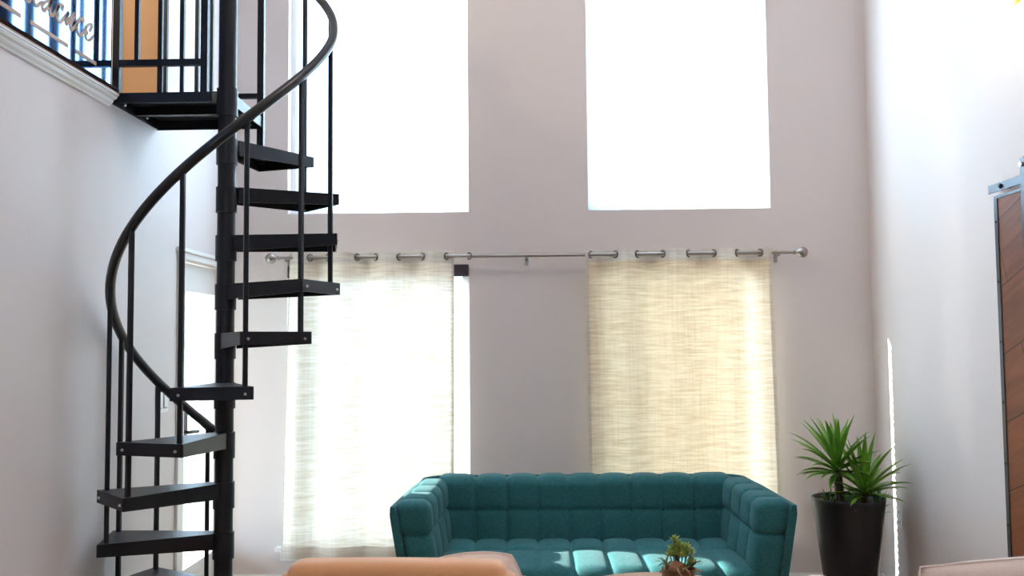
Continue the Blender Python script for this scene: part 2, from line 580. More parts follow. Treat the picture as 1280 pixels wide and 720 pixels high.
# baseboards
def baseboard(name, axis, f, a0, a1, sgn):
    prof = [(0, 0), (0.016, 0), (0.016, 0.075), (0.010, 0.088), (0.006, 0.100), (0, 0.100)]
    mb = MB()
    A = [[mb.bm.verts.new((a, f + sgn * d, z) if axis == 'y' else (f + sgn * d, a, z)) for d, z in prof] for a in (a0, a1)]
    n = len(prof)
    for i in range(n):
        mb.bm.faces.new((A[0][i], A[0][(i + 1) % n], A[1][(i + 1) % n], A[1][i]))
    mb.bm.faces.new(A[0])
    mb.bm.faces.new(A[1][::-1])
    struct(mb.build(name, M['trim']))
baseboard('baseboard_back', 'y', D, XL, XR, -1)
baseboard('baseboard_right', 'x', XR, YB, D - 0.017, -1)
baseboard('baseboard_left', 'x', XL, YB, DY0 - 0.085, 1)

# stepped moulding along the loft edge
prof = [(0, 2.604), (0.010, 2.604), (0.014, 2.611), (0.026, 2.619), (0.030, 2.627), (0.030, 2.632), (0.042, 2.636),
        (0.048, 2.644), (0.048, 2.649), (0.054, 2.651), (0.054, 2.656), (0, 2.656)]
mb = MB()
A = [[mb.bm.verts.new((XL + d, a, z)) for d, z in prof] for a in (YB, 4.163)]
for i in range(len(prof)):
    j = (i + 1) % len(prof)
    mb.bm.faces.new((A[0][i], A[0][j], A[1][j], A[1][i]))
mb.bm.faces.new(A[0]); mb.bm.faces.new(A[1][::-1])
struct(mb.build('trim_1', M['trim']))
struct(MB().box(XL + 0.001, XL + 0.055, YB, 4.163, 2.6562, 2.662).build('trim_2', M['copper']))
struct(MB().box(XL + 0.001, XL + 0.057, YB, 4.163, 2.6622, 2.682).build('trim_3', M['dark_band'], bevel=0.004))

# windows
def window(n, xr, z0, z1, pane, sill=False, shade=0):
    x0, x1 = xr
    fr = MB()
    y0, y1 = D + 0.075, D + 0.135
    w = 0.030
    fr.box(x0, x0 + w, y0, y1, z0, z1).box(x1 - w, x1, y0, y1, z0, z1)
    fr.box(x0 + w, x1 - w, y0, y1, z0, z0 + w).box(x0 + w, x1 - w, y0, y1, z1 - w, z1)
    wdw = struct(fr.build('window_%d' % n, M['vinyl']))
    s = MB()
    v = 0.018
    a0, a1, b0, b1 = x0 + w, x1 - w, z0 + w, z1 - w
    ys0, ys1 = D + 0.088, D + 0.122
    s.box(a0, a0 + v, ys0, ys1, b0, b1).box(a1 - v, a1, ys0, ys1, b0, b1)
    s.box(a0 + v, a1 - v, ys0, ys1, b0, b0 + v).box(a0 + v, a1 - v, ys0, ys1, b1 - v, b1)
    s.build('window_sash', M['vinyl'], wdw)
    if shade:
        # frosted film panel set close to the room side, almost the full opening
        MB().box(x0 + shade, x1 - 0.004, D + 0.045, D + 0.049, z0 + 0.004, z1 - 0.004).build('window_pane', pane, wdw)
    else:
        MB().box(a0 + v, a1 - v, D + 0.103, D + 0.107, b0 + v, b1 - v).build('window_pane', pane, wdw)
    if sill:
        sb = MB().box(x0 - 0.056, x1 + 0.066, D - 0.055, D - 0.001, 0.247, 0.273).box(x0 + 0.002, x1 - 0.002, D - 0.001, D + 0.074, 0.247, 0.2749)
        sb.build('window_sill', M['trim'], wdw)
        MB().box(x0 - 0.03, x1 + 0.04, D - 0.016, D - 0.001, 0.185, 0.2465).build('window_apron', M['trim'], wdw)
    return wdw
window(1, W1, ZU0, ZU1, M['frosted'], shade=0.045)
window(2, W2, ZU0, ZU1, M['frosted'], shade=0.004)
window(3, W1, ZL0, ZL1, M['glass'], True)
window(4, W2, ZL0, ZL1, M['glass'], True)
for k, (a, b, c, d) in enumerate([(-0.6, 0.8, 2.9, 4.2)]):  # unseen window, added as fill light from behind the viewer
    fr = MB()
    fr.box(a, a + .05, YB - .1, YB - .04, c, d).box(b - .05, b, YB - .1, YB - .04, c, d)
    fr.box(a + .05, b - .05, YB - .1, YB - .04, c, c + .05).box(a + .05, b - .05, YB - .1, YB - .04, d - .05, d)
    wdw = struct(fr.build('window_%d' % (5 + k), M['vinyl']))
    MB().box(a + .05, b - .05, YB - .072, YB - .068, c + .05, d - .05).build('window_pane', M['glass'], wdw)

# blinds inside the lower windows
def blind(xr, tilt, mat, label, gap):
    x0, x1 = xr
    b = thing('window_blind', label, 'blind', ((x0 + x1) / 2, D + 0.035, ZL0 + 0.002), 'blinds in the lower windows')
    MB().box(x0 + 0.004, x1 - 0.004, D - 0.012, D + 0.055, ZL1 - 0.075, ZL1 - 0.002).build('headrail', M['headrail'], b, bevel=0.004)
    s = MB()
    z = ZL0 + 0.05
    while z < ZL1 - 0.076:
        m = Matrix.Translation((0, D + 0.033, z)) @ Matrix.Rotation(R(tilt), 4, 'X')
        s.box(x0 + 0.012, x1 - gap, -0.023, 0.023, -0.0014, 0.0014, m)
        z += 0.043
    o = s.build('slats', mat, b)
    o.name = 'slat_panel'
    MB().box(x0 + 0.012, x1 - gap, D + 0.010, D + 0.056, ZL0 + 0.004, ZL0 + 0.022).build('bottom_rail', mat, b)
    for q in (0.18, 0.82):
        xx = x0 + (x1 - x0) * q
        MB().tube([(xx, D + 0.008, ZL0 + 0.02), (xx, D + 0.008, ZL1 - 0.07)], 0.0012, 6).build('ladder_cord', M['plastic'], b)
    return b
blind(W1, 8, M['slat'], 'white slatted blind with plum headrail behind the left sheer curtain', 0.028)
blind(W2, -38, M['slat_tan'], 'cream slatted blind behind the right curtain, beside the potted palm', 0.20)

# ------------------------------------------------------------------ glazed door in the left wall
dr = MB()
lx0, lx1 = XL - 0.075, XL - 0.030
gy0, gy1, gz0, gz1 = 5.205, 5.685, 0.262, 1.815
ly0, ly1, lz1 = DY0 + 0.012, DY1 - 0.012, DZ1 - 0.012
dr.box(lx0, lx1, ly0, gy0, 0.01, lz1).box(lx0, lx1, gy1, ly1, 0.01, lz1)
dr.box(lx0, lx1, gy0, gy1, 0.01, gz0).box(lx0, lx1, gy0, gy1, gz1, lz1)
door = struct(dr.build('door_1', M['trim']))
MB().box(XL - 0.055, XL - 0.050, gy0, gy1, gz0, gz1).build('door_pane', M['glass'], door)
gb = MB()
for (a, b, c, d) in ((gy0 - .022, gy0, gz0 - .022, gz1 + .022), (gy1, gy1 + .022, gz0 - .022, gz1 + .022), (gy0, gy1, gz0 - .022, gz0), (gy0, gy1, gz1, gz1 + .022)):
    gb.box(lx1, lx1 + 0.010, a, b, c, d)
gb.build('glazing_bead', M['trim'], door)
cs = MB()
cs.box(XL, XL + 0.017, DY0 - 0.082, DY0, 0, DZ1 + 0.0).box(XL, XL + 0.017, DY1, D - 0.001, 0, DZ1)
cs.build('door_casing', M['trim'], door, bevel=0.004)
hd = MB()
hd.box(XL, XL + 0.019, DY0 - 0.085, D - 0.001, DZ1, DZ1 + 0.035)
hd.box(XL, XL + 0.034, DY0 - 0.100, D - 0.001, DZ1 + 0.035, DZ1 + 0.047)
hd.box(XL, XL + 0.027, DY0 - 0.095, D - 0.001, DZ1 + 0.047, DZ1 + 0.058)
hd.build('door_head_casing', M['trim'], door, bevel=0.003)
# lock with lever
MB().cbox(lx1, lx1 + 0.026, 5.128, 5.222, 1.00, 1.165, 0.010, 3).build('lock_plate', M['rail'], door, smooth=True)
MB().tube([(lx1, 5.160, 1.028), (lx1 + 0.055, 5.160, 1.028), (lx1 + 0.058, 5.175, 1.028), (lx1 + 0.058, 5.285, 1.022)], 0.010, 12).build('lever_handle', M['rail'], door, smooth=True)
MB().lathe([(0.024, 0), (0.024, 0.012), (0.016, 0.02)], 20, mtx=Matrix.Translation((lx1, 5.155, 0.865)) @ Matrix.Rotation(PI / 2, 4, 'Y')).build('deadbolt', M['chrome'], door, smooth=True)

# light switch, outlet
sw = thing('light_switch', 'white double rocker light switch on the left wall behind the stair treads', 'switch', (XL, 4.825, 1.15))
MB().cbox(XL, XL + 0.007, 4.745, 4.905, 1.158, 1.296, 0.003).build('cover_plate', M['plastic'], sw)
for y in (4.788, 4.862):
    MB().cbox(XL + 0.006, XL + 0.012, y - 0.020, y + 0.020, 1.186, 1.268, 0.002).build('rocker', M['trim'], sw)
    MB().box(XL + 0.0065, XL + 0.0085, y - 0.024, y + 0.024, 1.182, 1.272).build('rocker_frame', M['slot'], sw)
ol = thing('wall_outlet', 'cream duplex outlet low on the right wall beside the planter', 'outlet', (XR, 5.45, 0.43))
MB().cbox(XR - 0.007, XR, 5.415, 5.487, 0.432, 0.552, 0.003).build('cover_plate', M['plastic'], ol)
for z in (0.464, 0.520):
    s = MB().cbox(XR - 0.010, XR - 0.006, 5.433, 5.469, z - 0.017, z + 0.017, 0.0015).build('socket', M['trim'], ol)
    MB().box(XR - 0.0108, XR - 0.0098, 5.441, 5.445, z - 0.006, z + 0.008).box(XR - 0.0108, XR - 0.0098, 5.457, 5.461, z - 0.006, z + 0.008).build('socket_slot', M['slot'], s)

# ------------------------------------------------------------------ curtain rod and curtains
RZ, RY = 2.043, D - 0.09
rod = thing('curtain_rod', 'long brushed nickel curtain rod with ball finials on the window wall', 'curtain rod', (0, D, RZ))
MB().tube([(-1.575, RY, RZ), (1.575, RY, RZ)], 0.0095, 16).build('pole', M['chrome'], rod, smooth=True)
MB().tube([(-0.55, RY, RZ), (0.31, RY, RZ)], 0.0112, 16).build('pole_sleeve', M['chrome'], rod, smooth=True)
for s in (-1, 1):
    m = Matrix.Translation((s * 1.575, RY, RZ)) @ Matrix.Rotation(s * PI / 2, 4, 'Y')
    MB().lathe([(0.011, 0), (0.015, 0.004), (0.015, 0.010), (0.009, 0.014), (0.009, 0.020), (0.020, 0.027), (0.030, 0.042), (0.033, 0.056), (0.030, 0.070), (0.018, 0.084), (0.004, 0.089)], 24, mtx=m).build('finial', M['chrome'], rod, smooth='full')
for x in (-1.535, -0.05, 1.49):
    b = MB()
    b.box(x - 0.011, x + 0.011, D - 0.004, D, RZ - 0.055, RZ + 0.02)
    b.box(x - 0.006, x + 0.006, RY - 0.005, D - 0.003, RZ - 0.022, RZ - 0.012)
    b.tube([(x, RY + 0.014 * math.cos(t), RZ + 0.014 * math.sin(t)) for t in [PI * (1.0 + k / 8) for k in range(9)]], 0.0035, 8)
    b.build('bracket', M['chrome'], rod)


def curtain(gx, x0t, x1t, x0b, x1b, zb, mat, hemmat, label, head):
    """gx: x of the eight grommets; the cloth swings from one side of the rod to the other between them"""
    c = thing('curtain', label, 'curtain', ((x0t + x1t) / 2, RY, zb), 'sheer grommet curtains')
    zt = RZ + 0.024

    def fold(x, z):
        g = [2 * gx[0] - gx[1]] + list(gx) + [2 * gx[-1] - gx[-2]]
        ph = 0
        for k in range(len(g) - 1):
            if g[k] <= x <= g[k + 1] or (k == 0 and x < g[0]) or (k == len(g) - 2 and x > g[-1]):
                ph = k + (x - g[k]) / (g[k + 1] - g[k])
                break
        down = (zt - z) / (zt - zb)
        amp = 0.033 * (1 - 0.45 * down)
        y = -amp * math.sin(PI * ph)
        y += 0.010 * down * math.sin(7 * x + 2.0 * z) + 0.005 * down * math.sin(17 * x - 3 * z)
        return y

    def surf(za, zb2, n, off=0.0, nu=150):
        def fn(u, v):
            z = za + (zb2 - za) * v
            xt = x0t + (x1t - x0t) * u
            down = (zt - z) / (zt - zb)
            xb = x0b + (x1b - x0b) * u
            x = xt + (xb - xt) * min(1, down)
            zz = z
            if v == 0 and za == zt:
                zz = z + 0.004 * math.sin(40 * u) + (0.004 if abs(fold(xt, zt)) > 0.02 else 0)
            return Vector((x, RY + fold(xt, z) + off, zz))
        return MB().grid(nu, n, fn)
    surf(zt - head, zb, 60).build('curtain_panel', mat, c, smooth='full')
    surf(zt, zt - head - 0.004, 8, -0.0015).build('header_band', hemmat, c, smooth='full')
    surf(zb + 0.07, zb, 4, -0.002).build('bottom_hem', hemmat, c, smooth='full')
    for sx, ux in ((x0t, 0), (x1t, 1)):
        xe = (x0t + (x1t - x0t) * (0.004 if ux == 0 else 0.996))
        pts = []
        for k in range(25):
            z = zt - 0.01 - (zt - zb - 0.02) * k / 24
            dn = (zt - z) / (zt - zb)
            xa = (x0t if ux == 0 else x1t) * (1 - dn) + (x0b if ux == 0 else x1b) * dn
            pts.append((xa + (0.010 if ux == 0 else -0.010), RY + fold(x0t if ux == 0 else x1t, z) - 0.003, z))
        mb = MB()
        for a, b in zip(pts, pts[1:]):
            mb.face([(a[0] - 0.010, a[1], a[2]), (a[0] + 0.010, a[1], a[2]), (b[0] + 0.010, b[1], b[2]), (b[0] - 0.010, b[1], b[2])])
        bmesh.ops.remove_doubles(mb.bm, verts=list(mb.bm.verts), dist=1e-5)
        mb.build('side_hem', hemmat, c)
    for k, x in enumerate(gx):
        sg = 1 if k % 2 == 0 else -1
        ang = R(52) * sg
        ring = [(0.0205 * math.cos(t), 0, 0.0205 * math.sin(t)) for t in [2 * PI * q / 24 for q in range(24)]]
        m = Matrix.Translation((x, RY, RZ)) @ Matrix.Rotation(ang, 4, 'Z')
        MB().tube([m @ Vector(p) for p in ring], 0.0045, 8, closed=True).build('grommet', M['grommet'], c, smooth='full')
    return c

curtain([-1.385, -1.275, -1.093, -0.978, -0.832, -0.690, -0.540, -0.515][:7] + [-0.40], -1.515, -0.497, -1.555, -0.505, 0.215, M['curtain_l'], M['hem'],
        'strongly backlit sheer curtain beside the spiral staircase', 0.060)
curtain([0.345, 0.494, 0.630, 0.783, 0.942, 1.093, 1.237, 1.374], 0.308, 1.436, 0.318, 1.462, 0.215, M['curtain_r'], M['hem'],
        'dimly backlit sheer curtain behind the sofa, nearest the potted palm', 0.062)

# ------------------------------------------------------------------ spiral staircase
ss = thing('spiral_staircase', 'black steel spiral staircase climbing to the loft on the left', 'staircase', (CX, CY, 0))

def ang(k):
    return R(27.9 + 30 * k)

def pol(r, t, z):
    return Vector((CX + r * math.sin(t), CY - r * math.cos(t), z))

MB().lathe([(0.0405, 0.012), (0.0405, 3.72)], 28, (CX, CY, 0)).build('center_pole', M['black'], ss, smooth=True)
MB().lathe([(0.12, 0.0), (0.12, 0.012), (0.055, 0.012), (0.050, 0.02)], 32, (CX, CY, 0)).build('base_plate', M['black'], ss, smooth=True)
ft = MB().lathe([(0.0445, 3.70), (0.0445, 3.75), (0.03, 3.77)], 28, (CX, CY, 0)).build('pole_cap', M['black'], ss, smooth=True)

def bolt_head(p, t, parent, out=1):
    m = Matrix.Translation(p) @ Matrix.Rotation(t - PI / 2, 4, 'Z') @ Matrix.Rotation(PI / 2, 4, 'Y')
    MB().lathe([(0.0062, -0.002), (0.0062, 0.002), (0.0045, 0.0055), (0.002, 0.0065)], 10, mtx=m).build('bolt', M['bolt'], parent, smooth=True)

RO = 0.523

def chord_point(ta, tb, t, z):
    """the point of the straight outer edge of a tread that lies in direction t from the pole"""
    mid = (ta + tb) / 2
    return pol(RO * math.cos((tb - ta) / 2) / math.cos(t - mid) + 0.0015, t, z)

for j in range(-5, 6):
    zt = 1.338 + RISE * j
    a0, a1 = ang(j - 1), ang(j)
    am = (a0 + a1) / 2
    ext = R(3.0)
    # plan outline: hub, then along one side, the outer edge (three facets), and back
    n_arc = 1
    outer = [(RO, a0 - ext + (a1 - a0 + 2 * ext) * q / n_arc) for q in range(n_arc + 1)]
    loc = []
    for r, t in outer:
        p = pol(r, t, 0)
        loc.append((p.x, p.y))
    # hub end: two points at half width 0.030 from the centre line
    ux, uy = math.sin(am), -math.cos(am)
    vx, vy = -uy, ux
    hub = [(CX + ux * 0.040 + vx * 0.040, CY + uy * 0.040 + vy * 0.040), (CX + ux * 0.040 - vx * 0.040, CY + uy * 0.040 - vy * 0.040)]
    # angle grows clockwise or anticlockwise alike: keep the polygon simple
    d0 = (loc[-1][0] - hub[0][0]) ** 2 + (loc[-1][1] - hub[0][1]) ** 2
    d1 = (loc[-1][0] - hub[1][0]) ** 2 + (loc[-1][1] - hub[1][1]) ** 2
    poly = loc + (hub if d0 < d1 else hub[::-1])
    mb = MB()
    mb.prism(poly, zt - 0.005, zt)

    def zlow(x, y):
        r = math.hypot(x - CX, y - CY)
        return zt - 0.072 + (0.072 - 0.053) * min(1, r / RO)
    # flange: thin strips under every edge except the hub
    nP = len(poly)
    cen = Vector((sum(p[0] for p in poly) / nP, sum(p[1] for p in poly) / nP))
    for q in range(nP):
        if q == n_arc + 1:
            continue
        A, B = Vector(poly[q]), Vector(poly[(q + 1) % nP])
        dd = (B - A).normalized()
        nn = Vector((-dd.y, dd.x))
        if nn.dot(cen - A) < 0:
            nn = -nn
        quad = [A, B, B + nn * 0.005, A + nn * 0.005]
        mb.prism([(p.x, p.y) for p in quad], zlow, zt - 0.004)
    tr = mb.build('tread', M['black'], ss)
    MB().lathe([(0.0475, -0.117), (0.0475, 0.0)], 28, (CX, CY, zt)).build('collar', M['black'], tr, smooth=True)
    for t in (a0 + R(0.5), a1 - R(0.5)):
        bolt_head(chord_point(a0 - ext, a1 + ext, t, zt - 0.030), am, tr)

# balusters
RBAL = 0.484
for k in range(-6, 5):
    t = ang(k)
    zb = max(0.002, k * RISE + 1.288)
    ztop = k * RISE + 2.432
    mb = MB()
    m = Matrix.Translation((CX, CY, 0)) @ Matrix.Rotation(t, 4, 'Z')
    # centre of the baluster sits at -y in the turned frame
    r = RBAL if k not in () else RBAL
    pts = [(0, -r, zb), (0, -r, ztop)]
    b = bmesh.new()
    hw = 0.0098
    rings = []
    for (x, y, z) in pts:
        rings.append([b.verts.new(m @ Vector(p)) for p in ((-hw, y - hw, z), (hw, y - hw, z), (hw, y + hw, z), (-hw, y + hw, z))])
    for A, B in zip(rings, rings[1:]):
        for q in range(4):
            b.faces.new((A[q], A[(q + 1) % 4], B[(q + 1) % 4], B[q]))
    b.faces.new(rings[0][::-1]); b.faces.new(rings[-1])
    bmesh.ops.bevel(b, geom=[e for e in b.edges if abs((e.verts[0].co - e.verts[1].co).z) > 0.2], offset=0.0025, segments=1, affect='EDGES')
    mb.merge(b)
    bal = mb.build('baluster', M['black'], ss)
    # small saddle under the handrail
    sd0 = pol(RBAL, t, ztop)
    da = R(3.2)
    MB().tube([pol(RBAL, t - da, ztop - 0.004 - RISE * 3.2 / 30), pol(RBAL, t + da, ztop - 0.004 + RISE * 3.2 / 30)], 0.0085, 8).build('saddle', M['black'], bal)

# handrail: a long helix
hp = []
RH = 0.484
k = -6.35
while k <= 6.6:
    hp.append(pol(RH, ang(k), k * RISE + 2.447))
    k += 0.12
MB().tube(hp, 0.0215, 16).build('handrail', M['rail'], ss, smooth='full')

# landing
lx = [XL + 0.003, CX + 0.02]
ly = [4.200, 4.722]
mb = MB()
mb.box(lx[0], lx[1], ly[0], ly[1], LOFT - 0.005, LOFT)
mb.box(lx[0], lx[1] - 0.09, ly[0], ly[0] + 0.006, LOFT - 0.048, LOFT - 0.005)
mb.box(lx[0], lx[1], ly[1] - 0.006, ly[1], LOFT - 0.055, LOFT - 0.005)
mb.box(lx[0], lx[0] + 0.006, ly[0] + 0.006, ly[1] - 0.006, LOFT - 0.050, LOFT - 0.005)
mb.box(lx[1] - 0.006, lx[1], ly[0] + 0.09, ly[1] - 0.006, LOFT - 0.055, LOFT - 0.005)
mb.box(lx[0] + 0.006, lx[1] - 0.006, 4.44, 4.475, LOFT - 0.045, LOFT - 0.005)
land = mb.build('landing', M['black'], ss)
MB().lathe([(0.0475, -0.117), (0.0475, 0.012)], 28, (CX, CY, LOFT)).build('collar', M['black'], land, smooth=True)
for p, q in (((-1.555, 4.722, 2.642), 0), ((-1.46, 4.722, 2.642), 0), ((-1.93, 4.30, 2.645), 1), ((-1.93, 4.55, 2.645), 1)):
    m = Matrix.Translation((p[0], p[1] - (0.008 if q == 0 else 0), p[2])) @ Matrix.Rotation(PI / 2, 4, 'X')
    MB().lathe([(0.007, -0.003), (0.007, 0.004), (0.004, 0.008)], 10, mtx=m).build('bolt', M['bolt'], land)

# guard rails of the landing
def guard(y, posts, bals, x0, x1, ztop=3.70):
    go = MB().box(x0, x1, y - 0.012, y + 0.012, 2.808, 2.838).build('landing_rail', M['black'], ss)
    MB().box(x0, x1, y - 0.015, y + 0.015, ztop - 0.03, ztop).build('landing_rail', M['black'], ss)
    for x in posts:
        MB().box(x - 0.016, x + 0.016, y - 0.016, y + 0.016, LOFT, ztop - 0.03).build('rail_post', M['black'], go)
    for x in bals:
        MB().box(x - 0.0098, x + 0.0098, y - 0.0098, y + 0.0098, 2.838, ztop - 0.03).build('baluster', M['black'], go)
    return go
guard(4.232, [-1.938, -1.525], [-1.845, -1.735, -1.632], -1.938, -1.525)
MB().box(-1.747, -1.723, 4.226, 4.238, LOFT, 2.808).build('rail_foot', M['black'], ss)
MB().box(-1.641, -1.623, 4.226, 4.238, LOFT, 2.808).build('rail_foot', M['black'], ss)
far = MB().box(XL + 0.01, -1.405, 4.690, 4.714, 2.775, 2.800).build('landing_rail', M['black'], ss)
MB().box(XL + 0.01, -1.405, 4.688, 4.716, 3.67, 3.70).build('landing_rail', M['black'], ss)
for x in (-1.90, -1.735, -1.66, -1.54):
    MB().box(x - 0.0098, x + 0.0098, 4.692, 4.712, 2.800, 3.67).build('baluster', M['black'], far)
MB().box(-1.418, -1.384, 4.685, 4.719, 2.432, 3.75).build('newel_post', M['black'], ss, bevel=0.003)
MB().tube([(-1.40, 4.685, 2.475), (-1.40, 4.728, 2.475)], 0.014, 12).build('post_bolt', M['black'], ss)

# ------------------------------------------------------------------ loft guard rail with the word panel
lr = thing('loft_railing', 'black steel guard railing along the loft edge above the left wall', 'railing', (XL - 0.03, 3.0, 2.715))
MB().box(XL - 0.042, XL - 0.018, YB + 0.05, 4.20, 2.808, 2.838).build('rail_bar', M['black'], lr)
MB().box(XL - 0.046, XL - 0.014, YB + 0.05, 4.20, 3.67, 3.70).build('rail_bar', M['black'], lr)
y = 4.135
while y > YB + 0.1:
    MB().box(XL - 0.040, XL - 0.020, y - 0.010, y + 0.010, 2.677, 3.67).build('baluster', M['black'], lr)
    y -= 0.5
sg = thing('word_panel', 'polished metal panel with cut script lettering along the loft railing', 'sign', (XL + 0.008, 3.2, 2.717))
PX = XL + 0.008
MB().box(PX - 0.006, PX, 2.55, 4.185, 2.684, 3.60).build('panel', M['mirror'], sg, bevel=0.0015)
L = {
 'e2': [(3.966, 2.888), (3.985, 2.911), (3.983, 2.925), (3.956, 2.912), (3.933, 2.888), (3.945, 2.874), (3.932, 2.86), (3.939, 2.845), (3.958, 2.844), (3.982, 2.858), (4.0, 2.875)],
 'c': [(3.897, 2.901), (3.909, 2.919), (3.896, 2.921), (3.869, 2.902), (3.853, 2.873), (3.861, 2.848), (3.878, 2.838), (3.903, 2.857), (3.929, 2.88)],
 'n': [(3.783, 2.906), (3.762, 2.871), (3.767, 2.849), (3.795, 2.884), (3.831, 2.917), (3.829, 2.903), (3.804, 2.869), (3.798, 2.85), (3.808, 2.84), (3.833, 2.862), (3.854, 2.879)],
 'e1': [(3.726, 2.895), (3.736, 2.915), (3.719, 2.916), (3.696, 2.896), (3.681, 2.869), (3.695, 2.864), (3.684, 2.852), (3.698, 2.84), (3.717, 2.841), (3.741, 2.863), (3.78, 2.903)],
 'd': [(3.625, 2.894), (3.592, 2.877), (3.576, 2.86), (3.579, 2.845), (3.59, 2.841), (3.601, 2.851), (3.621, 2.87), (3.636, 2.891), (3.646, 2.915), (3.662, 2.985), (3.646, 2.915), (3.632, 2.874), (3.633, 2.85), (3.644, 2.84), (3.668, 2.861), (3.701, 2.907)],
 'i': [(3.528, 2.92), (3.518, 2.88), (3.513, 2.857), (3.518, 2.846), (3.532, 2.839), (3.553, 2.855), (3.575, 2.872)],
 's': [(3.420, 2.865), (3.470, 2.925), (3.476, 2.900), (3.490, 2.870), (3.481, 2.845), (3.468, 2.834), (3.450, 2.838), (3.490, 2.860), (3.513, 2.870)],
 'e0': [(3.365, 2.872), (3.400, 2.895), (3.402, 2.915), (3.385, 2.918), (3.366, 2.890), (3.366, 2.858), (3.382, 2.840), (3.405, 2.850), (3.425, 2.870)],
 'R': [(3.245, 2.840), (3.262, 2.90), (3.278, 2.985), (3.250, 2.955), (3.262, 2.99), (3.320, 3.00), (3.345, 2.975), (3.320, 2.935), (3.275, 2.920), (3.310, 2.915), (3.325, 2.860), (3.345, 2.840), (3.365, 2.872)],
}

def smooth_line(pts, n=6):
    out = []
    P = [Vector(p) for p in pts]
    for i in range(len(P) - 1):
        p0, p1, p2, p3 = P[max(i - 1, 0)], P[i], P[i + 1], P[min(i + 2, len(P) - 1)]
        for q in range(n):
            t = q / n
            out.append(0.5 * ((2 * p1) + (p2 - p0) * t + (2 * p0 - 5 * p1 + 4 * p2 - p3) * t * t + (3 * p1 - p0 - 3 * p2 + p3) * t ** 3))
    out.append(P[-1])
    return out

let = MB()
for key, pts in L.items():
    sm = smooth_line(pts)
    nS = len(sm)
    left, right = [], []
    for i, p in enumerate(sm):
        t = (sm[min(i + 1, nS - 1)] - sm[max(i - 1, 0)])
        if t.length < 1e-6:
            t = Vector((1, 0))
        t.normalize()
        # broad-nib pen: stroke swells on the downstrokes
        w = 0.0050 + 0.0036 * abs(t.y)
        nrm = Vector((-t.y, t.x))
        left.append(p + nrm * w)
        right.append(p - nrm * w)
    for i in range(nS - 1):
        q = [left[i], left[i + 1], right[i + 1], right[i]]
        try:
            a = [let.bm.verts.new((PX + 0.0003, v.x, v.y)) for v in q]
            b = [let.bm.verts.new((PX + 0.0022, v.x, v.y)) for v in q]
            let.bm.faces.new(b)
            for e in range(4):
                let.bm.faces.new((a[e], a[(e + 1) % 4], b[(e + 1) % 4], b[e]))
        except ValueError:
            pass
lo = let.build('lettering', M['copper'], sg)
db = MB()
for a, b in ((2.72, 3.02), (3.09, 3.423), (3.490, 3.782), (3.850, 4.031)):
    db.box(PX + 0.0003, PX + 0.0022, a, b, 2.753, 2.770)
db.build('underline_bar', M['copper'], sg)

# ------------------------------------------------------------------ sofa
SX = 0.258
sofa = thing('sofa', 'teal tufted three-seat sofa in front of the windows', 'sofa', (SX, 4.85, 0))
cols_px = [-0.508, -0.330, -0.170, -0.010, 0.149, 0.302, 0.468, 0.630, 0.790, 0.985]   # seams along x at the back
bw = 1.56
bx0 = SX - bw / 2
def seams_at(width):
    # nine cells: the two end ones a little wider
    w = width / 9.25
    return [-width / 2 + w * 1.125 + w * i for i in range(8)]
seam_x = seams_at(bw)

# backrest: leans back, swells into two rows of tufts
def warp_back(q, p):
    lean = 0.16 * (p.z + 0.20)
    x = q.x * (1.0 + 0.02 * (p.z + 0.2))
    return Vector((SX + x, 5.155 + q.y + lean, 0.575 + q.z))
back = tufted(bw + 0.06, 0.20, 0.41, 0.055, (162, 10, 40), {0: [s for s in seam_x], 2: [-0.205 + 0.232]}, 0.027, warp_back)
back.build('backrest', M['teal'], sofa, smooth='full')

# seat
def warp_seat(q, p):
    front = max(0.0, (-p.y - 0.12) / 0.25)
    x = q.x * (1.0 + 0.02 * front)
    return Vector((SX + x, 4.755 + q.y, 0.365 + q.z - 0.014 * (1 - front) * 0 - 0.02 * front * front))
seat = tufted(bw - 0.02, 0.70, 0.20, 0.075, (162, 44, 16), {0: [s for s in seam_x], 1: [0.075]}, 0.028, warp_seat)
seat.build('seat', M['teal'], sofa, smooth='full')

# arms: flare outward toward the front and toward the top
for s in (-1, 1):
    def warp_arm(q, p, s=s):
        # block space: x thickness, y length, z height
        fy = (-p.y + 0.36) / 0.72            # 0 at the back, 1 at the front
        hz = (p.z + 0.235) / 0.47
        inner = 0.770 - 0.022 * (1 - fy) - 0.052 * (1 - hz)
        outer = 0.806 + 0.085 * hz + 0.055 * fy
        t = q.x / 0.165 + 0.5
        return Vector((SX + s * (inner + (outer - inner) * t), 4.790 + q.y, 0.541 + q.z - 0.018 * fy))
    arm = tufted(0.165, 0.72, 0.47, 0.050, (16, 72, 48), {1: [-0.215, -0.03, 0.16], 2: [0.080]}, 0.026, warp_arm)
    arm.build('armrest', M['teal'], sofa, smooth='full')

